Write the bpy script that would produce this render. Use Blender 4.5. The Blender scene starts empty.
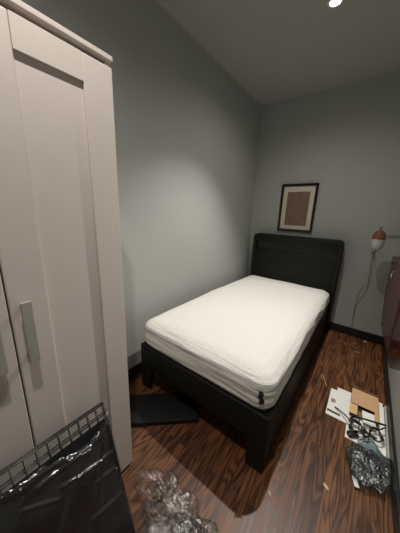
import bpy, bmesh, math, random
from mathutils import Vector, Matrix, noise
random.seed(7)
PI = math.pi
scene = bpy.context.scene
COL = scene.collection

# ------------------------------------------------------------ dimensions (m)
H = 2.72            # ceiling height
W = 1.723           # room width
FRONT = -4.30       # wall behind the camera
BBH = 0.10          # baseboard height

# ------------------------------------------------------------ materials
def new_mat(name):
    m = bpy.data.materials.new(name); m.use_nodes = True
    nt = m.node_tree
    b = nt.nodes['Principled BSDF']
    return m, nt, b

def rgb(c): return (c[0], c[1], c[2], 1.0)

def simple(name, col, rough=0.5, metal=0.0, var=0.06, scale=20.0, bump=0.0, bscale=80.0, spec=0.5, coat=0.0):
    m, nt, b = new_mat(name)
    N, L = nt.nodes, nt.links
    tc = N.new('ShaderNodeTexCoord')
    ns = N.new('ShaderNodeTexNoise'); ns.inputs['Scale'].default_value = scale; ns.inputs['Detail'].default_value = 4
    L.new(tc.outputs['Object'], ns.inputs['Vector'])
    rp = N.new('ShaderNodeValToRGB')
    rp.color_ramp.elements[0].position = 0.3; rp.color_ramp.elements[1].position = 0.7
    rp.color_ramp.elements[0].color = rgb([max(0, c*(1-var)) for c in col])
    rp.color_ramp.elements[1].color = rgb([min(1, c*(1+var)) for c in col])
    L.new(ns.outputs['Fac'], rp.inputs['Fac']); L.new(rp.outputs['Color'], b.inputs['Base Color'])
    b.inputs['Roughness'].default_value = rough
    b.inputs['Metallic'].default_value = metal
    b.inputs['Specular IOR Level'].default_value = spec
    b.inputs['Coat Weight'].default_value = coat
    if bump:
        n2 = N.new('ShaderNodeTexNoise'); n2.inputs['Scale'].default_value = bscale; n2.inputs['Detail'].default_value = 5
        L.new(tc.outputs['Object'], n2.inputs['Vector'])
        bp = N.new('ShaderNodeBump'); bp.inputs['Strength'].default_value = bump; bp.inputs['Distance'].default_value = 0.002
        L.new(n2.outputs['Fac'], bp.inputs['Height']); L.new(bp.outputs['Normal'], b.inputs['Normal'])
    return m

M = {}
M['wall'] = simple('wall_paint', (0.405, 0.415, 0.395), 0.75, var=0.015, scale=3, bump=0.15, bscale=220, spec=0.3)
M['ceiling'] = simple('ceiling_paint', (0.41, 0.41, 0.395), 0.85, var=0.015, scale=3, spec=0.2)
M['baseboard'] = simple('black_baseboard', (0.012, 0.011, 0.012), 0.4, var=0.2)
M['wardrobe'] = simple('wardrobe_white', (0.66, 0.59, 0.54), 0.42, var=0.015, scale=8, spec=0.4)
M['wardrobe_in'] = simple('wardrobe_shade', (0.60, 0.545, 0.50), 0.6)
M['black_fabric'] = simple('black_leatherette', (0.0085, 0.009, 0.0085), 0.55, var=0.15, scale=60, bump=0.5, bscale=420, spec=0.25)
M['black_gloss'] = simple('black_gloss', (0.006, 0.006, 0.006), 0.22, var=0.1, spec=0.4)
M['black_plastic'] = simple('black_plastic', (0.012, 0.012, 0.013), 0.35, var=0.2)
M['black_wire'] = simple('black_wire', (0.015, 0.016, 0.016), 0.35, spec=0.6)
M['tray'] = simple('black_tray', (0.006, 0.006, 0.009), 0.42, var=0.2)
M['paper'] = simple('paper_white', (0.86, 0.85, 0.82), 0.6, var=0.02, scale=12)
M['print'] = simple('print_ink', (0.05, 0.045, 0.045), 0.6)
M['print_grey'] = simple('print_grey', (0.30, 0.25, 0.25), 0.6, var=0.3, scale=90)
M['cardboard'] = simple('cardboard', (0.58, 0.36, 0.19), 0.75, var=0.05, scale=30, bump=0.2, bscale=90)
M['cardboard_pale'] = simple('cardboard_pale', (0.70, 0.47, 0.22), 0.7, var=0.05, scale=30)
M['cardboard_dark'] = simple('cardboard_inner', (0.22, 0.13, 0.07), 0.8, var=0.1)
M['mat_board'] = simple('mat_board', (0.62, 0.56, 0.45), 0.7, var=0.02)
M['art'] = simple('art_paper', (0.20, 0.125, 0.095), 0.7, var=0.12, scale=14)
M['art_line'] = simple('art_line', (0.055, 0.03, 0.025), 0.7)
M['copper'] = simple('copper_cap', (0.23, 0.085, 0.035), 0.5, metal=0.15, var=0.1)
M['globe'] = simple('white_globe', (0.50, 0.50, 0.46), 0.3, var=0.02)
M['grey_metal'] = simple('grey_metal', (0.35, 0.35, 0.34), 0.35, metal=0.3)
M['stem'] = simple('stem_metal', (0.16, 0.17, 0.12), 0.4, metal=0.5)
M['cord'] = simple('grey_cord', (0.24, 0.24, 0.23), 0.6)
M['rail'] = simple('pale_rail', (0.42, 0.435, 0.42), 0.4)
M['mauve'] = simple('mauve_wood', (0.12, 0.05, 0.045), 0.35, var=0.12, scale=15, coat=0.2)
M['red_wood'] = simple('dark_red_wood', (0.07, 0.010, 0.005), 0.3, var=0.25, scale=12, coat=0.3)
M['chip'] = simple('straw_chip', (0.62, 0.42, 0.22), 0.7)
M['white_chip'] = simple('white_scrap', (0.6, 0.58, 0.54), 0.6)
M['chrome'] = simple('chrome', (0.75, 0.75, 0.75), 0.18, metal=1.0)
M['handle'] = simple('handle_enamel', (0.47, 0.45, 0.425), 0.35, metal=0.3, var=0.02)
M['navy'] = simple('navy_label', (0.012, 0.014, 0.03), 0.6)
M['foam'] = simple('pale_foam', (0.42, 0.41, 0.39), 0.7)
M['trim_white'] = simple('white_trim', (0.75, 0.75, 0.73), 0.4)

def emit(name, col, s):
    m = bpy.data.materials.new(name); m.use_nodes = True
    nt = m.node_tree; nt.nodes.clear()
    e = nt.nodes.new('ShaderNodeEmission'); o = nt.nodes.new('ShaderNodeOutputMaterial')
    e.inputs['Color'].default_value = rgb(col); e.inputs['Strength'].default_value = s
    nt.links.new(e.outputs[0], o.inputs['Surface']); return m
M['lens'] = emit('lamp_lens', (1.0, 0.95, 0.88), 26.0)

def film(name, tint=(0.9, 0.93, 0.95), base=0.10, milk=0.0, rough=0.12, milkcol=(0.8, 0.8, 0.8), bscale=30, bstr=1.0):
    """thin clear plastic: mostly transparent, shiny by fresnel and on its creases"""
    m = bpy.data.materials.new(name); m.use_nodes = True
    nt = m.node_tree; nt.nodes.clear(); N, L = nt.nodes, nt.links
    out = N.new('ShaderNodeOutputMaterial')
    tr = N.new('ShaderNodeBsdfTransparent'); tr.inputs['Color'].default_value = rgb(tint)
    gl = N.new('ShaderNodeBsdfGlossy'); gl.inputs['Roughness'].default_value = rough
    df = N.new('ShaderNodeBsdfDiffuse'); df.inputs['Color'].default_value = rgb(milkcol)
    tc = N.new('ShaderNodeTexCoord')
    n = N.new('ShaderNodeTexNoise'); n.inputs['Scale'].default_value = bscale; n.inputs['Detail'].default_value = 6; n.inputs['Roughness'].default_value = 0.65
    n.inputs['Distortion'].default_value = 1.2
    L.new(tc.outputs['Object'], n.inputs['Vector'])
    bp = N.new('ShaderNodeBump'); bp.inputs['Strength'].default_value = bstr; bp.inputs['Distance'].default_value = 0.008
    L.new(n.outputs['Fac'], bp.inputs['Height']); L.new(bp.outputs['Normal'], gl.inputs['Normal'])
    lw = N.new('ShaderNodeLayerWeight'); lw.inputs['Blend'].default_value = 0.5; L.new(bp.outputs['Normal'], lw.inputs['Normal'])
    pw = N.new('ShaderNodeMath'); pw.operation = 'POWER'; pw.inputs[1].default_value = 4.5; L.new(lw.outputs['Facing'], pw.inputs[0])
    ad = N.new('ShaderNodeMath'); ad.operation = 'MULTIPLY_ADD'; ad.use_clamp = True; ad.inputs[1].default_value = 0.8; ad.inputs[2].default_value = base
    L.new(pw.outputs[0], ad.inputs[0])
    mx = N.new('ShaderNodeMixShader'); L.new(ad.outputs[0], mx.inputs['Fac']); L.new(tr.outputs[0], mx.inputs[1]); L.new(gl.outputs[0], mx.inputs[2])
    m2 = N.new('ShaderNodeMixShader'); m2.inputs['Fac'].default_value = milk
    L.new(mx.outputs[0], m2.inputs[1]); L.new(df.outputs[0], m2.inputs[2]); L.new(m2.outputs[0], out.inputs['Surface'])
    return m
M['film'] = film('clear_film', (0.93, 0.94, 0.96), 0.14, 0.0, 0.2, bscale=9, bstr=0.5)
M['bubble'] = film('crumpled_clear_plastic', (0.98, 0.975, 0.965), 0.12, 0.01, 0.2, bscale=15, bstr=0.8)
M['bag'] = film('clear_bag', (0.74, 0.83, 0.86), 0.14, 0.01, 0.22, bscale=15, bstr=0.8, milkcol=(0.4, 0.46, 0.48))

M['bag_dark'] = film('tinted_film', (0.35, 0.45, 0.49), 0.08, 0.0, 0.25)

def floor_material():
    m, nt, b = new_mat('oak_floor'); N, L = nt.nodes, nt.links
    tc = N.new('ShaderNodeTexCoord')
    mp = N.new('ShaderNodeMapping'); mp.inputs['Rotation'].default_value = (0, 0, PI/2)
    L.new(tc.outputs['Object'], mp.inputs['Vector'])
    br = N.new('ShaderNodeTexBrick'); br.offset = 0.37; br.offset_frequency = 2
    br.inputs['Scale'].default_value = 1.0; br.inputs['Brick Width'].default_value = 0.85; br.inputs['Row Height'].default_value = 0.057
    br.inputs['Mortar Size'].default_value = 0.0007; br.inputs['Mortar Smooth'].default_value = 0.1; br.inputs['Bias'].default_value = 0.0
    br.inputs['Color1'].default_value = (0, 0, 0, 1); br.inputs['Color2'].default_value = (1, 1, 1, 1); br.inputs['Mortar'].default_value = (0.5, 0.5, 0.5, 1)
    L.new(mp.outputs[0], br.inputs['Vector'])
    # grain, shifted for every plank
    sh = N.new('ShaderNodeVectorMath'); sh.operation = 'MULTIPLY'; sh.inputs[1].default_value = (13.0, 47.0, 9.0)
    L.new(br.outputs['Color'], sh.inputs[0])
    ad = N.new('ShaderNodeVectorMath'); ad.operation = 'ADD'; L.new(tc.outputs['Object'], ad.inputs[0]); L.new(sh.outputs[0], ad.inputs[1])
    m1 = N.new('ShaderNodeMapping'); m1.inputs['Scale'].default_value = (1.0, 0.09, 1.0); L.new(ad.outputs[0], m1.inputs['Vector'])
    wv = N.new('ShaderNodeTexNoise'); wv.inputs['Scale'].default_value = 13; wv.inputs['Detail'].default_value = 2; wv.inputs['Distortion'].default_value = 0.6
    L.new(m1.outputs[0], wv.inputs['Vector'])
    # contour lines of the noise give cathedral grain
    mul = N.new('ShaderNodeMath'); mul.operation = 'MULTIPLY'; mul.inputs[1].default_value = 60.0; L.new(wv.outputs['Fac'], mul.inputs[0])
    sn = N.new('ShaderNodeMath'); sn.operation = 'SINE'; L.new(mul.outputs[0], sn.inputs[0])
    r1 = N.new('ShaderNodeMapRange'); r1.inputs['From Min'].default_value = -1.0; r1.inputs['From Max'].default_value = 1.0; L.new(sn.outputs[0], r1.inputs['Value'])
    pw = N.new('ShaderNodeMath'); pw.operation = 'POWER'; pw.inputs[1].default_value = 0.8; L.new(r1.outputs[0], pw.inputs[0])
    fine = N.new('ShaderNodeTexNoise'); fine.inputs['Scale'].default_value = 150; fine.inputs['Detail'].default_value = 3
    m2 = N.new('ShaderNodeMapping'); m2.inputs['Scale'].default_value = (1.0, 0.05, 1.0); L.new(ad.outputs[0], m2.inputs['Vector']); L.new(m2.outputs[0], fine.inputs['Vector'])
    mixg = N.new('ShaderNodeMix'); mixg.data_type = 'FLOAT'; mixg.inputs[0].default_value = 0.45
    L.new(pw.outputs[0], mixg.inputs[2]); L.new(fine.outputs['Fac'], mixg.inputs[3])
    rp = N.new('ShaderNodeValToRGB'); e = rp.color_ramp.elements
    e[0].position = 0.12; e[0].color = (0.028, 0.010, 0.0045, 1)
    e[1].position = 0.85; e[1].color = (0.190, 0.074, 0.025, 1)
    k = e.new(0.42); k.color = (0.085, 0.031, 0.0115, 1)
    L.new(mixg.outputs[0], rp.inputs['Fac'])
    # plank-to-plank tone
    hv = N.new('ShaderNodeHueSaturation')
    vr = N.new('ShaderNodeMapRange'); vr.inputs['To Min'].default_value = 0.72; vr.inputs['To Max'].default_value = 1.2
    L.new(br.outputs['Color'], vr.inputs['Value']); L.new(vr.outputs[0], hv.inputs['Value']); L.new(rp.outputs['Color'], hv.inputs['Color'])
    mo = N.new('ShaderNodeMix'); mo.data_type = 'RGBA'; L.new(br.outputs['Fac'], mo.inputs[0]); L.new(hv.outputs['Color'], mo.inputs[6]); mo.inputs[7].default_value = (0.015, 0.006, 0.004, 1)
    L.new(mo.outputs[2], b.inputs['Base Color'])
    rr = N.new('ShaderNodeMapRange'); rr.inputs['To Min'].default_value = 0.36; rr.inputs['To Max'].default_value = 0.5
    L.new(mixg.outputs[0], rr.inputs['Value']); L.new(rr.outputs[0], b.inputs['Roughness'])
    bp = N.new('ShaderNodeBump'); bp.inputs['Strength'].default_value = 0.25; bp.inputs['Distance'].default_value = 0.001
    L.new(mixg.outputs[0], bp.inputs['Height']); L.new(bp.outputs['Normal'], b.inputs['Normal'])
    b.inputs['Specular IOR Level'].default_value = 0.5
    return m
M['floor'] = floor_material()

def mattress_material():
    m, nt, b = new_mat('quilted_cover'); N, L = nt.nodes, nt.links
    b.inputs['Base Color'].default_value = (0.76, 0.75, 0.705, 1)
    b.inputs['Roughness'].default_value = 0.9; b.inputs['Specular IOR Level'].default_value = 0.15
    b.inputs['Sheen Weight'].default_value = 0.15
    tc = N.new('ShaderNodeTexCoord')
    v = N.new('ShaderNodeTexVoronoi'); v.inputs['Scale'].default_value = 55; v.feature = 'SMOOTH_F1'
    L.new(tc.outputs['Object'], v.inputs['Vector'])
    n = N.new('ShaderNodeTexNoise'); n.inputs['Scale'].default_value = 9; n.inputs['Detail'].default_value = 4
    L.new(tc.outputs['Object'], n.inputs['Vector'])
    a0 = N.new('ShaderNodeMath'); a0.operation = 'ADD'; L.new(v.outputs['Distance'], a0.inputs[0]); L.new(n.outputs['Fac'], a0.inputs[1])
    mp = N.new('ShaderNodeMapping'); mp.inputs['Scale'].default_value = (5, 5, 95); L.new(tc.outputs['Object'], mp.inputs['Vector'])
    n3 = N.new('ShaderNodeTexNoise'); n3.inputs['Scale'].default_value = 1.0; n3.inputs['Detail'].default_value = 3; n3.inputs['Distortion'].default_value = 0.5
    L.new(mp.outputs[0], n3.inputs['Vector'])
    a = N.new('ShaderNodeMath'); a.operation = 'MULTIPLY_ADD'; a.inputs[1].default_value = 3.0; L.new(n3.outputs['Fac'], a.inputs[0]); L.new(a0.outputs[0], a.inputs[2])
    bp = N.new('ShaderNodeBump'); bp.inputs['Strength'].default_value = 0.5; bp.inputs['Distance'].default_value = 0.004
    L.new(a.outputs[0], bp.inputs['Height']); L.new(bp.outputs['Normal'], b.inputs['Normal'])
    return m
M['mattress'] = mattress_material()

# ------------------------------------------------------------ mesh helpers
def add_box(bm, x0, x1, y0, y1, z0, z1, bev=0.0, seg=2, mat=None):
    r = bmesh.ops.create_cube(bm, size=1.0)
    vs = r['verts']
    T = Matrix.Translation(((x0+x1)/2, (y0+y1)/2, (z0+z1)/2)) @ Matrix.Diagonal((x1-x0, y1-y0, z1-z0, 1))
    bmesh.ops.transform(bm, matrix=T, verts=vs)
    if bev > 0:
        es = list({e for v in vs for e in v.link_edges})
        r2 = bmesh.ops.bevel(bm, geom=es, offset=bev, segments=seg, profile=0.5, affect='EDGES')
        vs = list({v for f in r2['faces'] for v in f.verts} | {v for v in vs if v.is_valid})
    if mat is not None:
        bmesh.ops.transform(bm, matrix=mat, verts=vs)
    return vs

def add_tube(bm, pts, r, n=8, cap=True):
    pts = [Vector(p) for p in pts]
    rings = []; prev = None
    for i, p in enumerate(pts):
        t = (pts[min(i+1, len(pts)-1)] - pts[max(i-1, 0)]).normalized()
        if prev is None:
            up = Vector((0, 0, 1)) if abs(t.z) < 0.9 else Vector((1, 0, 0))
            a = t.cross(up).normalized()
        else:
            a = (prev - t*prev.dot(t)).normalized()
        prev = a; b2 = t.cross(a)
        rr = r[i] if isinstance(r, (list, tuple)) else r
        rings.append([bm.verts.new(p + (a*math.cos(2*PI*k/n) + b2*math.sin(2*PI*k/n))*rr) for k in range(n)])
    for i in range(len(rings)-1):
        for k in range(n):
            bm.faces.new((rings[i][k], rings[i][(k+1) % n], rings[i+1][(k+1) % n], rings[i+1][k]))
    if cap:
        bm.faces.new(list(reversed(rings[0]))); bm.faces.new(rings[-1])

def add_lathe(bm, prof, c=(0, 0, 0), n=32):
    rings = []
    for (r, z) in prof:
        if r < 1e-6: rings.append([bm.verts.new((c[0], c[1], c[2]+z))])
        else: rings.append([bm.verts.new((c[0]+r*math.cos(2*PI*k/n), c[1]+r*math.sin(2*PI*k/n), c[2]+z)) for k in range(n)])
    for a, b2 in zip(rings, rings[1:]):
        for k in range(n):
            q = []
            for v in (a[k % len(a)], a[(k+1) % len(a)], b2[(k+1) % len(b2)], b2[k % len(b2)]):
                if v not in q: q.append(v)
            if len(q) >= 3: bm.faces.new(q)

def add_prism(bm, bot, top):
    a = [bm.verts.new(p) for p in bot]; b2 = [bm.verts.new(p) for p in top]
    n = len(a)
    bm.faces.new(list(reversed(a))); bm.faces.new(b2)
    for i in range(n): bm.faces.new((a[i], a[(i+1) % n], b2[(i+1) % n], b2[i]))

def obj(name, bm, mat, parent=None, smooth=False):
    bmesh.ops.recalc_face_normals(bm, faces=bm.faces)
    me = bpy.data.meshes.new(name); bm.to_mesh(me); bm.free()
    me.materials.append(M[mat])
    if smooth:
        for p in me.polygons: p.use_smooth = True
    o = bpy.data.objects.new(name, me); COL.objects.link(o)
    if parent: 
        o.parent = parent
        o.matrix_parent_inverse = parent.matrix_basis.inverted() if PARENT_WORLD else Matrix()
    return o
PARENT_WORLD = True      # part meshes are written in world coordinates

def thing(name, label, cat, loc=(0, 0, 0), group=None):
    o = bpy.data.objects.new(name, None); COL.objects.link(o); o.location = loc
    o.empty_display_size = 0.05
    o['label'] = label; o['category'] = cat
    if group: o['group'] = group
    return o
def tag(o, label, cat, group=None):
    o['label'] = label; o['category'] = cat
    if group: o['group'] = group
    return o
def struct(name, bm, mat):
    o = obj(name, bm, mat); o['kind'] = 'structure'; return o
def subsurf(o, n=1):
    md = o.modifiers.new('smooth', 'SUBSURF'); md.levels = n; md.render_levels = n

# ------------------------------------------------------------ room shell
T = 0.12
bm = bmesh.new(); add_box(bm, -T, W+T, FRONT-T, T, -0.1, 0); struct('floor', bm, 'floor')
bm = bmesh.new(); add_box(bm, -T, W+T, FRONT-T, T, H, H+0.1); struct('ceiling', bm, 'ceiling')
bm = bmesh.new(); add_box(bm, -T, 0, FRONT-T, T, 0, H); struct('wall_left', bm, 'wall')
bm = bmesh.new(); add_box(bm, W, W+T, FRONT-T, T, 0, H); struct('wall_right', bm, 'wall')
bm = bmesh.new(); add_box(bm, 0, W, 0, T, 0, H); struct('wall_back', bm, 'wall')
bm = bmesh.new(); add_box(bm, 0, W, FRONT-T, FRONT, 0, H); struct('wall_front', bm, 'wall')
def baseboard(name, x0, x1, y0, y1):
    bm = bmesh.new(); add_box(bm, x0, x1, y0, y1, 0, BBH, 0.004, 2); struct(name, bm, 'baseboard')
baseboard('baseboard_left', 0, 0.016, FRONT, 0)
baseboard('baseboard_back', 0.016, W-0.016, -0.016, 0)
baseboard('baseboard_right', W-0.016, W, FRONT, 0)

# ------------------------------------------------------------ recessed downlights
def downlight(x, y, label):
    t = thing('recessed_downlight', label, 'ceiling light', (x, y, H))
    bm = bmesh.new()
    add_lathe(bm, [(0.030, -0.001), (0.032, -0.006), (0.041, -0.006), (0.046, -0.003), (0.047, 0.0)], (x, y, H), 40)
    obj('trim_ring', bm, 'trim_white', t, True)
    bm = bmesh.new()
    add_lathe(bm, [(0, -0.0035), (0.031, -0.0035), (0.031, -0.001), (0, -0.001)], (x, y, H), 32)
    obj('lens', bm, 'lens', t)
    return t
downlight(0.950, -1.112, 'small round recessed downlight glowing in the ceiling above the bed')
downlight(1.02, -2.86, 'small round recessed downlight in the ceiling nearer the wardrobe')
def spot(name, loc, power, size, blend, rad, col=(1.0, 0.93, 0.84), rot=(0, 0, 0)):
    l = bpy.data.lights.new(name, 'SPOT'); l.energy = power; l.spot_size = math.radians(size); l.spot_blend = blend
    l.shadow_soft_size = rad; l.color = col
    o = bpy.data.objects.new(name, l); COL.objects.link(o); o.location = loc; o.rotation_euler = rot
    return o
WARM = (1.0, 0.955, 0.885)
spot('downlight_beam', (0.950, -1.112, H-0.012), 130, 90, 0.65, 0.018, WARM, (math.radians(-11), math.radians(4), 0))
spot('downlight_spill', (0.950, -1.112, H-0.012), 24, 155, 0.8, 0.018, WARM)
spot('downlight_beam', (1.02, -2.86, H-0.012), 38, 92, 0.50, 0.018, WARM)
spot('downlight_spill', (1.02, -2.86, H-0.012), 34, 155, 0.8, 0.018, WARM)

# ------------------------------------------------------------ wardrobe
WX, WY, WH = 0.558, -2.485, 1.905     # front plane of the doors, far side, height
t = thing('wardrobe', 'tall off-white two-door wardrobe with recessed door panels and bar handles', 'wardrobe', (0.30, WY-0.39, 0))
x0 = 0.03
bm = bmesh.new()
add_box(bm, x0, WX-0.020, WY-0.018, WY, 0.0, WH-0.018, 0.001, 1)
add_box(bm, x0, WX-0.020, WY-0.79, WY-0.772, 0.0, WH-0.018, 0.001, 1)
add_box(bm, x0, x0+0.01, WY-0.772, WY-0.018, 0.05, WH-0.018)
add_box(bm, x0+0.01, WX-0.03, WY-0.772, WY-0.018, 0.05, 0.066)
add_box(bm, x0+0.01, WX-0.03, WY-0.772, WY-0.018, 1.60, 1.616)
obj('carcass', bm, 'wardrobe', t)
bm = bmesh.new(); add_box(bm, x0, WX+0.001, WY-0.793, WY+0.003, WH-0.015, WH, 0.0015, 2)
obj('top_board', bm, 'wardrobe', t)
bm = bmesh.new(); add_box(bm, WX-0.05, WX-0.034, WY-0.772, WY-0.018, 0.0, 0.05)
obj('plinth', bm, 'wardrobe', t)
def wdoor(y0, y1, hy):
    z0, z1 = 0.022, WH-0.036
    xf = WX
    d = 0.011
    ys, zs = 0.105, 0.082
    bm = bmesh.new()
    add_box(bm, WX-0.019, xf-d, y0, y1, z0, z1)                         # recessed panel / core
    add_box(bm, xf-d, xf, y0, y0+ys, z0, z1, 0.0045, 2)                 # stiles run full height
    add_box(bm, xf-d, xf, y1-ys, y1, z0, z1, 0.0030, 2)
    add_box(bm, xf-d, xf-0.0003, y0+ys+0.0005, y1-ys-0.0005, z1-zs, z1, 0.0010, 2)
    add_box(bm, xf-d, xf-0.0003, y0+ys+0.0005, y1-ys-0.0005, z0, z0+zs, 0.0010, 2)
    dr = obj('door', bm, 'wardrobe', t)
    bm = bmesh.new()
    add_box(bm, xf+0.020, xf+0.031, hy-0.014, hy+0.014, 0.89, 1.10, 0.0015, 2)
    add_box(bm, xf, xf+0.024, hy-0.009, hy+0.009, 0.905, 0.917, 0.001, 1)
    add_box(bm, xf, xf+0.024, hy-0.009, hy+0.009, 1.073, 1.085, 0.001, 1)
    obj('handle', bm, 'handle', dr)
wdoor(WY-0.394, WY-0.001, -2.843)
wdoor(WY-0.789, WY-0.398, -2.926)

# ------------------------------------------------------------ bed
BX0, BX1, BY = 0.118, 1.148, -2.082
t = thing('bed_frame', 'low black upholstered bed frame with tall boxy headboard', 'bed', (0.64, -1.1, 0))
RZ = 0.375
RT = 0.030
bm = bmesh.new(); add_box(bm, BX0+0.095, BX1-0.095, BY+0.002, BY+RT, 0.185, RZ-0.001, 0.010, 3); obj('foot_rail', bm, 'black_fabric', t, True)
bm = bmesh.new(); add_box(bm, BX0, BX0+RT, BY+0.095, -0.17, 0.10, RZ-0.001, 0.010, 3); obj('side_rail', bm, 'black_fabric', t, True)
bm = bmesh.new(); add_box(bm, BX1-RT, BX1, BY+0.095, -0.17, 0.0, RZ-0.001, 0.010, 3); obj('side_rail', bm, 'black_fabric', t, True)
def leg_prism(x0, sx):
    pts = [(0, 0), (0.105, 0), (0.105, RT), (RT, RT), (RT, 0.105), (0, 0.105)]
    bm = bmesh.new()
    q = [(x0+sx*a, BY+b2) for a, b2 in pts]
    add_prism(bm, [(a, b2, 0) for a, b2 in q], [(a, b2, RZ) for a, b2 in q])
    bmesh.ops.bevel(bm, geom=list(bm.edges), offset=0.009, segments=3, profile=0.5, affect='EDGES')
    return bm
obj('corner_leg', leg_prism(BX0, 1), 'black_fabric', t, True)
obj('corner_leg', leg_prism(BX1, -1), 'black_fabric', t, True)
bm = bmesh.new()
for i in range(13):
    yy = BY+0.16+i*0.145
    add_box(bm, BX0+RT, BX1-RT, yy, yy+0.06, 0.262, 0.278)
obj('slats', bm, 'black_plastic', t)
# headboard with an open shelf recess along its upper third
HX0, HX1, HZ = 0.128, 1.182, 1.125
hb = None
add_box(bm0 := bmesh.new(), HX0+0.02, HX1-0.02, -0.150, -0.020, 0.02, 0.925, 0.012, 3)
hb = obj('headboard', bm0, 'black_fabric', t, True)
bm = bmesh.new()
q = [(HX0+0.003, 1.035), (HX0+0.006, 1.095), (HX0+0.022, HZ-0.006), (HX0+0.05, HZ), (HX1-0.05, HZ), (HX1-0.022, HZ-0.006), (HX1-0.006, 1.095), (HX1-0.003, 1.035)]
add_prism(bm, [(a, -0.168, c) for a, c in q], [(a, -0.018, c) for a, c in q])
bmesh.ops.bevel(bm, geom=list(bm.edges), offset=0.007, segments=2, profile=0.5, affect='EDGES')
obj('top_rail', bm, 'black_fabric', hb, True)
for a0 in (HX0, HX1-0.040):
    bm = bmesh.new(); add_box(bm, a0, a0+0.040, -0.165, -0.018, 0.0, 1.045, 0.010, 3)
    obj('side_wing', bm, 'black_fabric', hb, True)
bm = bmesh.new()
add_box(bm, HX0+0.035, HX1-0.035, -0.120, -0.022, 0.915, 1.045)
obj('recess_panel', bm, 'black_gloss', hb)

# mattress ---------------------------------------------------
def build_mattress():
    x0, x1, y0, y1, z0, z1 = 0.150, 1.116, -2.050, -0.175, 0.28, 0.600
    RV, RE = 0.062, 0.080
    def axis(a, b2, n):
        out = [a+0.10*(k/12)**1.6 for k in range(12)]
        out += [a+0.10+(b2-a-0.20)*k/n for k in range(n)]
        out += [b2-0.10*((12-k)/12)**1.6 for k in range(13)]
        return out
    X, Y = axis(x0, x1, 44), axis(y0, y1, 84)
    NZ = 26; ZS = z1-RE
    Z = [z0+(ZS-z0)*k/NZ for k in range(NZ+1)]
    NX, NY = len(X)-1, len(Y)-1
    bm = bmesh.new(); grid = {}
    def pos(i, j, k):
        p = Vector((X[i], Y[j], Z[k]))
        cx = min(max(p.x, x0+RV), x1-RV); cy = min(max(p.y, y0+RV), y1-RV)
        d = Vector((p.x-cx, p.y-cy))
        e = min(p.x-x0, x1-p.x, p.y-y0, y1-p.y)
        n = Vector((0, 0))
        if d.length > 1e-9:
            m = max(abs(d.x), abs(d.y)); n = d.normalized(); d = n*m
            p.x, p.y = cx+d.x, cy+d.y
            e = RV-m
        # side displacement: wrinkled quilting, bulging over the rail
        def disp(z):
            h = (z-0.375)/(z1-0.375)
            amp = max(0.0, min(1.0, (z-0.379)/0.012))
            wr = (noise.noise(Vector((p.x*2.6, p.y*2.6, z*48)))*0.0065 + noise.noise(Vector((p.x*6, p.y*6, z*105+3)))*0.0045)
            return amp*(max(wr, -0.012) + 0.032*min(1, (z-0.362)/0.05)) if amp > 0 else 0.0
        if k < NZ or e <= 1e-6:
            q = n if n.length > 0.5 else Vector((-1 if i == 0 else (1 if i == NX else 0), -1 if j == 0 else (1 if j == NY else 0)))
            q = q.normalized() if q.length > 0 else q
            a = disp(p.z); p.x += q.x*a; p.y += q.y*a
            zz = p.z
        if k == NZ:
            if e < RE:
                a = 1-e/RE
                p.z = ZS + RE*math.sqrt(max(0, 1-a**2.0))
                if e > 1e-6:
                    q = n if n.length > 0.5 else None
                    if q is None:
                        mm = [(p.x-x0, Vector((-1, 0))), (x1-p.x, Vector((1, 0))), (p.y-y0, Vector((0, -1))), (y1-p.y, Vector((0, 1)))]
                        q = min(mm, key=lambda w_: w_[0])[1]
                    a2 = disp(p.z)*(a**0.5)*min(1, 1.6*a); p.x += q.x*a2; p.y += q.y*a2
            else: p.z = z1
            crown = -0.020*(1-min(1, e/0.30))**2
            p.z += crown*min(1, e/0.03+0.3)
            p.z += (noise.noise(Vector((p.x*4, p.y*4, 1.3)))*0.004+noise.noise(Vector((p.x*14, p.y*10, 4.3)))*0.0014)*min(1, e/0.04)
        if p.y > -1.1: p.z += -0.035*(p.y+1.1)/0.95*max(0, (p.z-z0)/(z1-z0))
        return p
    def V(i, j, k):
        kk = (i, j, k)
        if kk not in grid: grid[kk] = bm.verts.new(pos(i, j, k))
        return grid[kk]
    for k in (0, NZ):
        for i in range(NX):
            for j in range(NY):
                bm.faces.new((V(i, j, k), V(i+1, j, k), V(i+1, j+1, k), V(i, j+1, k)))
    for i in (0, NX):
        for j in range(NY):
            for k in range(NZ):
                bm.faces.new((V(i, j, k), V(i, j+1, k), V(i, j+1, k+1), V(i, j, k+1)))
    for j in (0, NY):
        for i in range(NX):
            for k in range(NZ):
                bm.faces.new((V(i, j, k), V(i+1, j, k), V(i+1, j, k+1), V(i, j, k+1)))
    return bm
mt = obj('mattress', build_mattress(), 'mattress', None, True)
tag(mt, 'white quilted single mattress lying bare on the black bed frame', 'mattress')
bm = bmesh.new()
zz = [(1.088, -2.084, 0.520), (1.096, -2.086, 0.503), (1.090, -2.088, 0.487), (1.101, -2.084, 0.466), (1.097, -2.084, 0.448)]
for i in range(len(zz)-1):
    a, b2 = Vector(zz[i]), Vector(zz[i+1]); w = Vector((0.010, 0.006, 0)); n = Vector((0.002, -0.004, 0))
    add_prism(bm, [a-w, a+w, b2+w, b2-w], [a-w+n, a+w+n, b2+w+n, b2-w+n])
obj('fabric_label', bm, 'navy', mt)

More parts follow.
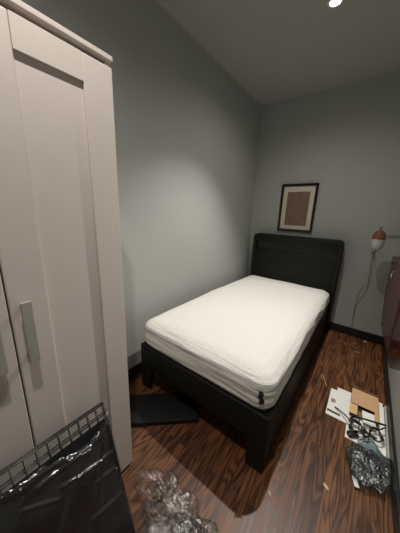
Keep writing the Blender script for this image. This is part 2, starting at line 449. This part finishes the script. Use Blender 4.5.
# black flat package on the floor -------------------------------
bm = bmesh.new()
d = Vector((0.723, 0.690, 0)); n = Vector((-0.690, 0.723, 0))
P0 = Vector((0.364, -2.372, 0)); P1 = P0 + d*0.455
P0 = P0 - d*0.06
wd = 0.235
base = [P0, P1, P1+n*wd, P0+n*wd]
top = [p + Vector((0, 0, 0.034)) for p in base]
add_prism(bm, base, top)
bmesh.ops.bevel(bm, geom=list(bm.edges), offset=0.006, segments=2, profile=0.5, affect='EDGES')
o = obj('flat_panel', bm, 'black_fabric', None, True)
tag(o, 'flat black padded panel lying on the floor between wardrobe and bed foot', 'panel')

# ------------------------------------------------------------ picture
t = thing('framed_picture', 'black framed brown art print with cream mat above headboard', 'picture', (0.602, -0.002, 1.47))
px0, px1, pz0, pz1 = 0.388, 0.815, 1.176, 1.760
def frame_bm(x0, x1, z0, z1, w, y0, y1, bev=0.002):
    bm = bmesh.new()
    add_box(bm, x0, x1, y0, y1, z1-w, z1, bev, 2); add_box(bm, x0, x1, y0, y1, z0, z0+w, bev, 2)
    add_box(bm, x0, x0+w, y0+0.0003, y1, z0+w*0.6, z1-w*0.6, bev, 2); add_box(bm, x1-w, x1, y0+0.0003, y1, z0+w*0.6, z1-w*0.6, bev, 2)
    return bm
obj('frame', frame_bm(px0, px1, pz0, pz1, 0.030, -0.024, -0.002), 'black_gloss', t)
bm = bmesh.new(); add_box(bm, px0+0.02, px1-0.02, -0.012, -0.004, pz0+0.02, pz1-0.02)
obj('mat_board', bm, 'mat_board', t)
bm = bmesh.new(); add_box(bm, px0+0.080, px1-0.082, -0.0135, -0.011, pz0+0.078, pz1-0.095)
pr = obj('print', bm, 'art', t)
bm = bmesh.new()
def stroke(pts, r=0.0022):
    add_tube(bm, [(a, -0.0138, c) for a, c in pts], r, 5)
stroke([(0.48, 1.30), (0.53, 1.325), (0.58, 1.345), (0.63, 1.39)])
stroke([(0.49, 1.335), (0.50, 1.40), (0.485, 1.45), (0.52, 1.49), (0.50, 1.55)])
stroke([(0.55, 1.28), (0.57, 1.30), (0.62, 1.31), (0.67, 1.30)])
stroke([(0.60, 1.62), (0.62, 1.55), (0.60, 1.48), (0.64, 1.42)], 0.0014)
stroke([(0.67, 1.60), (0.70, 1.57), (0.69, 1.54)], 0.0014)
obj('ink_lines', bm, 'art_line', pr)

# ------------------------------------------------------------ wall lamp
gx, gy, gz = 1.462, -0.23, 1.140
t = thing('wall_lamp', 'unlit wall lamp, white globe with copper cap, on the back wall', 'lamp', (gx, 0, gz))
bm = bmesh.new()
R = 0.051
prof = [(0, -0.066)] + [(R*math.cos(a), -0.004+0.062*math.sin(a)) for a in [(-PI/2)*(1-i/9) for i in range(1, 10)]] + [(R*0.99, 0.045), (R*0.97, 0.048), (0, 0.048)]
add_lathe(bm, prof, (gx, gy, gz), 36); obj('globe', bm, 'globe', t, True)
bm = bmesh.new()
prof = [(0, 0.046), (R*1.07, 0.046), (R*1.08, 0.058), (R*1.0, 0.080), (R*0.84, 0.102), (R*0.60, 0.118), (R*0.35, 0.128), (0.010, 0.134), (0, 0.134)]
add_lathe(bm, prof, (gx, gy, gz), 36)
obj('cap', bm, 'copper', t, True)
bm = bmesh.new(); add_tube(bm, [(gx, gy, gz+0.130), (gx, gy, gz+0.155)], [0.008, 0.006], 12)
add_tube(bm, [(gx-0.014, gy, gz+0.154), (gx+0.014, gy, gz+0.160)], 0.004, 8)
obj('finial', bm, 'stem', t, True)
bm = bmesh.new()
add_tube(bm, [(gx-0.012, gy, gz-0.048), (gx-0.012, gy, gz-0.085)], 0.014, 16)
add_tube(bm, [(gx-0.012, gy, gz-0.075), (gx-0.02, gy+0.08, gz-0.082), (1.445, -0.012, 1.055)], 0.006, 10)
add_lathe(bm, [(0, 0), (0.022, 0), (0.022, 0.012), (0, 0.012)], (gx-0.012, gy, gz-0.062), 20)
add_box(bm, 1.425, 1.465, -0.014, -0.001, 1.02, 1.09, 0.004, 2)
obj('bracket', bm, 'grey_metal', t, True)
def bez(pts, n=8):
    out = []
    P = [Vector(p) for p in pts]
    for i in range(len(P)-1):
        a = P[max(i-1, 0)]; b2 = P[i]; c = P[i+1]; d2 = P[min(i+2, len(P)-1)]
        for k in range(n):
            s = k/n
            out.append(0.5*((2*b2)+(c-a)*s+(2*a-5*b2+4*c-d2)*s*s+(3*b2-a-3*c+d2)*s**3))
    out.append(P[-1]); return out
bm = bmesh.new()
add_tube(bm, bez([(1.448, -0.012, 1.03), (1.449, -0.009, 0.915), (1.458, -0.009, 0.769), (1.462, -0.009, 0.666), (1.409, -0.009, 0.58), (1.396, -0.009, 0.393), (1.400, -0.009, 0.25), (1.406, -0.022, 0.11)]), 0.0021, 6)
add_tube(bm, bez([(1.455, -0.012, 1.03), (1.462, -0.009, 0.90), (1.470, -0.009, 0.75), (1.467, -0.009, 0.619), (1.441, -0.009, 0.504), (1.412, -0.009, 0.423), (1.404, -0.009, 0.34), (1.406, -0.009, 0.28)]), 0.0021, 6)
obj('cord', bm, 'cord', t, True)
bm = bmesh.new()
add_tube(bm, [(1.525, -0.022, 1.232), (W-0.001, -0.022, 1.240)], 0.0045, 10)
add_tube(bm, [(1.525, -0.022, 1.215), (W-0.001, -0.022, 1.222)], 0.004, 8)
add_box(bm, 1.530, 1.545, -0.022, -0.0005, 1.21, 1.238, 0.002, 1)
o = obj('wall_rail', bm, 'rail', None, True); tag(o, 'thin pale double rail on the back wall right of the globe lamp', 'rail')

# ------------------------------------------------------------ dark red cabinet in the far right corner
t = thing('wall_cabinet', 'dark red wooden cabinet with mauve brown door hung low on the right wall', 'cabinet', (1.69, -0.40, 0.24))
FA = [(1.606, -0.12, 1.02), (1.672, -0.64, 1.00), (1.684, -0.64, 0.245), (1.668, -0.33, 0.235), (1.640, -0.24, 0.33), (1.618, -0.17, 0.60)]
XR = W-0.001
bm = bmesh.new()
off = 0.016
add_prism(bm, [(min(x+off, XR-0.004), y, z) for x, y, z in FA], [(XR, y, z) for x, y, z in FA])
obj('body', bm, 'red_wood', t)
bm = bmesh.new()
q = [(-0.645, 1.00), (-0.645, 0.215), (-0.80, 0.285), (-1.05, 0.425), (-1.32, 0.62), (-1.40, 1.00)]
add_prism(bm, [(1.690, y, z) for y, z in q], [(XR, y, z) for y, z in q])
obj('side_panel', bm, 'red_wood', t)
bm = bmesh.new()
add_prism(bm, FA, [(min(x+off-0.001, XR-0.006), y, z) for x, y, z in FA])
dr = obj('door', bm, 'mauve', t)
bm = bmesh.new(); add_tube(bm, [(1.632, -0.30, 0.90), (1.618, -0.30, 0.885), (1.620, -0.30, 0.835), (1.636, -0.30, 0.82)], 0.006, 8)
obj('handle', bm, 'chrome', dr, True)
for (x, y, z) in ((1.612, -0.20, 0.965), (1.650, -0.29, 0.36)):
    bm = bmesh.new(); add_tube(bm, [(x-0.012, y, z), (x+0.014, y, z)], 0.010, 12); obj('knob', bm, 'black_plastic', dr, True)

# ------------------------------------------------------------ folded wire crate wrapped in film, leaning on the wardrobe
U = Vector((0.179, 0, -0.568)).normalized()      # down the slope
Vv = Vector((0, -1, 0))                           # away from the far edge
Nn = Vector((0.568, 0, 0.179)).normalized()       # outward
O = Vector((0.629, -2.655, 0.600))
LC, WC = 0.610, 0.92
def cp(u, v, n=0.0): return O + U*u + Vv*v + Nn*n
t = thing('wire_crate', 'folded black wire crate in clear plastic leaning against wardrobe front', 'crate', (0.70, -3.1, 0))
bm = bmesh.new()
r_ = 0.0028
for n0 in (0.0, -0.016):
    for u in (0.003, LC-0.004): add_tube(bm, [cp(u, 0, n0), cp(u, WC, n0)], 0.0035, 6)
    for v in (0.0, WC): add_tube(bm, [cp(0.003, v, n0), cp(LC-0.004, v, n0)], 0.0035, 6)
    for u in (0.045, 0.115, 0.25, 0.39, 0.53): add_tube(bm, [cp(u, 0, n0), cp(u, WC, n0)], r_, 6)
    k = int(WC/0.034)
    for i in range(1, k): add_tube(bm, [cp(0.003, WC*i/k, n0+0.004), cp(LC-0.004, WC*i/k, n0+0.004)], r_*0.8, 6)
for v in (0.0, 0.3, 0.62, WC): add_tube(bm, [cp(0.003, v, 0), cp(0.003, v, -0.016)], 0.003, 6)
obj('wire_frame', bm, 'black_wire', t, True)
bm = bmesh.new()
c8 = [cp(u, v, n) for n in (0.008, 0.020) for (u, v) in ((0.052, 0.014), (0.052, WC-0.02), (LC-0.02, WC-0.02), (LC-0.02, 0.014))]
add_prism(bm, c8[:4], c8[4:])
bmesh.ops.bevel(bm, geom=list(bm.edges), offset=0.004, segments=2, affect='EDGES')
obj('tray', bm, 'tray', t)
# film: creased sheet draped over the tray from the top right corner downwards
bm = bmesh.new(); NU, NV = 130, 170; g = []
SEAM = [(0.026, 0.000), (0.079, 0.048), (0.092, 0.109), (0.082, 0.153), (0.060, 0.244), (0.052, 0.307), (0.040, 0.40), (0.035, WC)]
RID = [((0.045, 0.049), (0.054, 0.224), 0.003, 0.010), ((0.188, 0.005), (0.160, 0.20), 0.004, 0.012), ((0.368, 0.0), (0.35, 0.14), 0.004, 0.010),
       ((0.092, 0.109), (0.10, 0.26), 0.006, 0.012), ((0.126, 0.311), (0.19, 0.215), 0.004, 0.007), ((0.079, 0.048), (0.30, 0.10), 0.005, 0.010),
       ((0.09, 0.10), (0.45, 0.34), 0.005, 0.009), ((0.26, 0.0), (0.24, 0.10), 0.005, 0.008), ((0.10, 0.30), (0.50, 0.52), 0.006, 0.008)]
def segd(u, v, a, b2):
    P_ = Vector((u, v)); A = Vector(a); B = Vector(b2); L_ = B-A
    s_ = max(0, min(1, (P_-A).dot(L_)/L_.length_squared)); return (P_-A-L_*s_).length, s_
def seam_u(v):
    for (u0, v0), (u1, v1) in zip(SEAM, SEAM[1:]):
        if v <= v1: return u0+(u1-u0)*max(0, (v-v0))/(v1-v0)
    return SEAM[-1][0]
for a in range(NU+1):
    row = []
    for b2 in range(NV+1):
        s, q = (a/NU)**1.35, b2/NV
        v = -0.006 + q*(WC+0.004)
        ut = seam_u(v) - 0.012 + 0.008*noise.noise(Vector((v*40, 1, 0)))
        u = ut + s*(LC-0.012-ut)
        h = 0.026 + 0.006*noise.noise(Vector((u*7, v*7, 2.0))) + 0.004*noise.noise(Vector((u*5+v*12, v*22-u*9, 6.0)))
        for (A, B, w_, hh) in RID:
            d_, s_ = segd(u, v, A, B)
            h += hh*math.exp(-(d_/w_)**2)*(0.35+0.65*math.sin(PI*(0.12+0.76*s_)))
        ds = abs(u-seam_u(v)); fade = 1.0 if v < 0.34 else max(0.25, 1-(v-0.34)*4)
        big = math.exp(-((v-0.12)/0.07)**2)+0.8*math.exp(-((v-0.30)/0.035)**2)+0.9*math.exp(-((v-0.01)/0.03)**2)
        h += fade*math.exp(-(ds/(0.010+0.013*big))**2)*(0.008+0.012*big+0.022*abs(noise.noise(Vector((u*70, v*45, 8.0))))*(0.3+big))
        if v < 0.03: h = h*(max(0, v+0.006)/0.036)**0.5 + 0.005
        row.append(bm.verts.new(cp(u, v, h)))
    g.append(row)
for a in range(NU):
    for b2 in range(NV): bm.faces.new((g[a][b2], g[a][b2+1], g[a+1][b2+1], g[a+1][b2]))
obj('plastic_wrap', bm, 'film', t, True)
# bunched film at the corner
def crumple(center, rad, seed, det=5, amp=0.35, squash=(1, 1, 1), freq=5.0, floor=None, sharp=True, cutx=None, nd=90):
    """crumpled film: a closed skin broken into folds that share ridges"""
    bm = bmesh.new()
    bmesh.ops.create_icosphere(bm, subdivisions=det, radius=1.0)
    rnd = random.Random(seed)
    dirs = [Vector((rnd.gauss(0, 1), rnd.gauss(0, 1), rnd.gauss(0, 1))).normalized() for _ in range(nd)]
    offs = [rnd.uniform(0.74, 1.04) for _ in dirs]
    for v in bm.verts:
        d2 = v.co.normalized()
        # facets: the skin is the nearest of many random planes -> flat panels meeting in sharp creases
        k = min([o_/max(1e-3, d2.dot(n_)) for n_, o_ in zip(dirs, offs) if d2.dot(n_) > 0.25] + [1.25])
        nz = noise.noise(d2*freq+Vector((seed*3.1, seed*1.7, seed)))
        n3 = noise.noise(d2*freq*3.5+Vector((seed, seed*2.7, 1)))
        n4 = noise.noise(d2*freq*9+Vector((seed, 5, 1)))
        k = k*(1+amp*0.55*nz) - amp*0.22*abs(n3) - amp*0.09*abs(n4)
        q = Vector((d2.x*rad*squash[0], d2.y*rad*squash[1], d2.z*rad*squash[2]))*k + Vector(center)
        if floor is not None and q.z < floor: q.z = floor + 0.001*abs(nz)
        if cutx is not None and q.x > cutx: q.x = cutx - 0.001*abs(nz)
        v.co = q
    return bm
c = cp(0.055, 0.012, 0.026)
obj('film_bunch', crumple(c, 0.020, 4, 4, 0.35, (0.7, 0.8, 1.7), 2.2), 'bubble', t, True)

# ------------------------------------------------------------ heap of clear plastic at the front
t = thing('plastic_heap', 'crumpled clear plastic packaging with black item inside on floor by crate', 'plastic bag', (0.98, -2.62, 0))
obj('plastic_bag', crumple((1.055, -2.625, 0.055), 0.205, 11, 6, 0.7, (1.15, 1.0, 0.62), 1.9, 0.003), 'bubble', t, True)
obj('loose_fold', crumple((0.895, -2.53, 0.085), 0.165, 23, 6, 0.7, (1.2, 0.70, 0.90), 1.9, 0.003), 'bubble', t, True)
bm = bmesh.new()
mt_ = Matrix.Translation((1.06, -2.585, 0.055)) @ Matrix.Rotation(math.radians(-42), 4, 'Z')
add_box(bm, -0.12, 0.12, -0.04, 0.04, -0.045, 0.035, 0.012, 3, mt_)
obj('black_contents', bm, 'black_plastic', t, True)

# ------------------------------------------------------------ papers and packaging along the right wall
def sheet(name, x0, x1, y0, y1, z0, th, rot, label, mat='paper', cat='paper'):
    cx, cy = (x0+x1)/2, (y0+y1)/2
    bm = bmesh.new()
    mtx = Matrix.Translation((cx, cy, 0)) @ Matrix.Rotation(math.radians(rot), 4, 'Z')
    add_box(bm, -(x1-x0)/2, (x1-x0)/2, -(y1-y0)/2, (y1-y0)/2, z0, z0+th, min(th*0.3, 0.002), 1, mtx)
    o = obj(name, bm, mat); tag(o, label, cat); return o, mtx, cx, cy
o, mtx, cx, cy = sheet('instruction_booklet', 1.357, 1.553, -1.415, -1.115, 0.0, 0.004, 0, 'white booklet printed with a black bar, leftmost of the floor papers', cat='booklet')
bm = bmesh.new()
mb = Matrix.Translation((1.403, -1.372, 0)) @ Matrix.Rotation(math.radians(-2), 4, 'Z')
for a in range(5): add_box(bm, -0.041+a*0.0165, -0.041+a*0.0165+0.0155, -0.011, 0.011, 0.0039, 0.0046, 0, 1, mb)
obj('printed_bar', bm, 'print', o)
bm = bmesh.new()
add_lathe(bm, [(0, 0.0046), (0.017, 0.0046), (0.018, 0.0038), (0, 0.0038)], (1.388, -1.245, 0), 9)
add_box(bm, 1.374, 1.400, -1.275, -1.245, 0.0038, 0.0047)
obj('printed_picture', bm, 'print_grey', o)
sheet('paper_sheet', 1.402, 1.545, -1.335, -1.075, 0.0045, 0.003, 1.5, 'blank white sheet lying on the booklet, left of cardboard box')
sheet('foam_sheet', 1.486, 1.70, -1.535, -1.42, 0.0, 0.006, 0, 'white foam sheet under the black cables', cat='packing sheet')
sheet('paper_sheet', 1.560, 1.692, -1.405, -1.04, 0.0015, 0.003, 0, 'white sheet on the floor showing right of cardboard box')
sheet('foam_board', 1.655, 1.7045, -1.530, -1.085, 0.0062, 0.004, 0, 'narrow white board lying against right baseboard', cat='packing sheet')
bm = bmesh.new(); add_box(bm, 1.694, 1.706, -1.56, -1.10, 0.0105, 0.040, 0.003, 2)
o = obj('foam_strip', bm, 'foam'); tag(o, 'long grey foam strip standing along the right baseboard', 'packing strip')

# cardboard box: open tray with flap
t = thing('cardboard_box', 'small brown open cardboard box sitting on the white papers', 'box', (1.575, -1.17, 0.008))
bx0, bx1, by0, by1, bz0, bz1 = 1.494, 1.655, -1.325, -1.075, 0.009, 0.060
bm = bmesh.new()
th = 0.004
add_box(bm, bx0, bx1, by0, by1, bz0, bz0+th)
add_box(bm, bx0, bx0+th, by0, by1, bz0, bz1-0.003); add_box(bm, bx1-th, bx1, by0, by1, bz0, bz1-0.003)
add_box(bm, bx0, bx1, by1-th, by1, bz0, bz1-0.003)
obj('box_tray', bm, 'cardboard_dark', t)
bm = bmesh.new()
add_box(bm, bx0-0.001, bx1+0.001, -1.250, by1+0.001, bz1-0.004, bz1, 0.001, 1)
add_box(bm, 1.632, bx1+0.001, -1.345, -1.250, bz1-0.004, bz1-0.0002, 0.001, 1)
obj('lid', bm, 'cardboard', t)
bm = bmesh.new()
add_box(bm, bx0-0.004, 1.535, -1.360, -1.262, bz1-0.0035, bz1+0.002, 0.001, 1)
f = obj('side_flap', bm, 'cardboard_pale', t)
bm = bmesh.new()
add_box(bm, bx0, bx1, by1+0.004, by1+0.010, 0.009, bz1+0.012, 0.001, 1)
obj('raised_edge', bm, 'cardboard_dark', t)
o, *_ = sheet('paper_card', 1.567, 1.640, -1.375, -1.262, 0.040, 0.004, 4, 'small white card lying in the open front of cardboard box', cat='card')

# black cables
def cable(seed, c, rx, ry, turns, z, label, tail=None):
    rnd = random.Random(seed); pts = []
    n = int(turns*10)
    for i in range(n):
        a = 2*PI*i/10
        k = 1+rnd.uniform(-0.25, 0.25)
        pts.append((c[0]+rx*k*math.cos(a), c[1]+ry*k*math.sin(a), z+0.006*(i % 5)+rnd.uniform(0, 0.008)))
    if tail: pts = pts + tail
    bm = bmesh.new(); add_tube(bm, bez(pts, 4), 0.0042, 7)
    o = obj('cable', bm, 'black_plastic', None, True); tag(o, label, 'cable'); return o
cable(1, (1.545, -1.440), 0.038, 0.042, 3.4, 0.020, 'tangled black cable coiled on the white foam sheet beside box', [(1.50, -1.42, 0.05), (1.47, -1.38, 0.035), (1.43, -1.34, 0.02), (1.405, -1.325, 0.014)])
cable(2, (1.645, -1.425), 0.034, 0.045, 3.4, 0.020, 'tangled black cable nearest the right wall above clear bag', [(1.66, -1.39, 0.06), (1.68, -1.36, 0.06), (1.694, -1.345, 0.055)])
cable(3, (1.592, -1.462), 0.013, 0.026, 3.0, 0.022, 'small dark loop of cable in the middle of the tangle on foam sheet')
bm = bmesh.new()
add_tube(bm, bez([(1.50, -1.385, 0.010), (1.515, -1.392, 0.060), (1.56, -1.40, 0.086), (1.61, -1.39, 0.090), (1.66, -1.365, 0.082), (1.688, -1.345, 0.072)]), 0.006, 8)
o = obj('thick_cable', bm, 'black_plastic', None, True); tag(o, 'thick black cord arching across in front of the cardboard box', 'cable')
bm = bmesh.new(); mtx = Matrix.Translation((1.525, -1.500, 0.019)) @ Matrix.Rotation(0.6, 4, 'Z')
add_box(bm, -0.03, 0.03, -0.018, 0.018, -0.013, 0.013, 0.005, 2, mtx)
o = obj('power_adapter', bm, 'black_plastic', None, True); tag(o, 'small black power adapter lying among the cables', 'adapter')

t = thing('clear_bag', 'crumpled clear plastic bag on the floor below the cables', 'plastic bag', (1.61, -1.65, 0))
obj('bag_film', crumple((1.618, -1.660, 0.036), 0.122, 31, 6, 0.7, (0.95, 1.42, 0.42), 1.9, 0.003, True, 1.703), 'bag', t, True)
bm = crumple((1.625, -1.63, 0.020), 0.06, 9, 4, 0.4, (0.8, 1.6, 0.32), 2.5, 0.004, True, 1.70)
obj('dark_contents', bm, 'bag_dark', t, False)
bm = bmesh.new(); mtx = Matrix.Translation((1.556, -1.80, 0.012)) @ Matrix.Rotation(0.3, 4, 'Z')
add_box(bm, -0.010, 0.012, -0.028, 0.028, 0, 0.004, 0.001, 1, mtx)
obj('white_tag', bm, 'paper', t)

# floor debris
def chip(x, y, lx, ly, rot, mat, label, cat='wood chip', th=0.003):
    bm = bmesh.new(); m_ = Matrix.Translation((x, y, 0)) @ Matrix.Rotation(rot, 4, 'Z')
    a = [(-lx, -ly*0.4), (-lx*0.2, -ly), (lx, -ly*0.2), (lx*0.5, ly), (-lx*0.6, ly*0.7)]
    add_prism(bm, [m_ @ Vector((p, q, 0)) for p, q in a], [m_ @ Vector((p*0.9, q*0.9, th)) for p, q in a])
    o = obj('wood_chip' if cat == 'wood chip' else 'paper_scrap', bm, mat); tag(o, label, cat); return o
chip(1.436, -1.915, 0.020, 0.010, 2.4, 'chip', 'pale tan chip on the bare floor left of clear bag')
chip(1.213, -2.132, 0.015, 0.003, 2.3, 'white_chip', 'tiny white scrap beside the front bed leg', 'scrap')
chip(1.559, -0.055, 0.018, 0.012, 0.4, 'white_chip', 'white scrap by the back baseboard under the red cabinet', 'scrap')
chip(1.497, -0.36, 0.03, 0.003, 0.3, 'chip', 'thin brown sliver on floor, further from the back wall', 'wood chip')
chip(1.46, -0.20, 0.022, 0.003, 1.2, 'chip', 'thin brown sliver on floor, closest to back baseboard', 'wood chip')
bm = bmesh.new(); add_tube(bm, bez([(1.262, -0.99, 0.002), (1.285, -1.02, 0.006), (1.31, -1.09, 0.003), (1.325, -1.12, 0.002)]), 0.0022, 5)
o = obj('straw_strand', bm, 'chip'); tag(o, 'curved straw-coloured strand on the floor above the booklet', 'strand')

# ------------------------------------------------------------ world, camera, view
w = bpy.data.worlds.new('world'); scene.world = w; w.use_nodes = True
w.node_tree.nodes['Background'].inputs['Color'].default_value = (0.02, 0.02, 0.02, 1)
w.node_tree.nodes['Background'].inputs['Strength'].default_value = 0.0

yaw, pit, rol = 0.648749, -0.246534, 0.035717
fw = Vector((-math.sin(yaw)*math.cos(pit), math.cos(yaw)*math.cos(pit), math.sin(pit)))
rt = Vector((math.cos(yaw), math.sin(yaw), 0)); up = rt.cross(fw)
r2 = rt*math.cos(rol)+up*math.sin(rol); u2 = -rt*math.sin(rol)+up*math.cos(rol)
cam = bpy.data.cameras.new('camera'); co = bpy.data.objects.new('camera', cam); COL.objects.link(co)
co.matrix_world = Matrix(((r2.x, u2.x, -fw.x, 1.38396), (r2.y, u2.y, -fw.y, -3.0176), (r2.z, u2.z, -fw.z, 1.38898), (0, 0, 0, 1)))
cam.sensor_fit = 'HORIZONTAL'; cam.sensor_width = 36.0; cam.lens = 219.3566/400*36.0
cam.clip_start = 0.02; cam.clip_end = 50
scene.camera = co
vs = scene.view_settings
vs.view_transform = 'Standard'; vs.look = 'None'; vs.exposure = 0.0; vs.gamma = 1.0
try: vs.use_curve_mapping = False
except Exception: pass
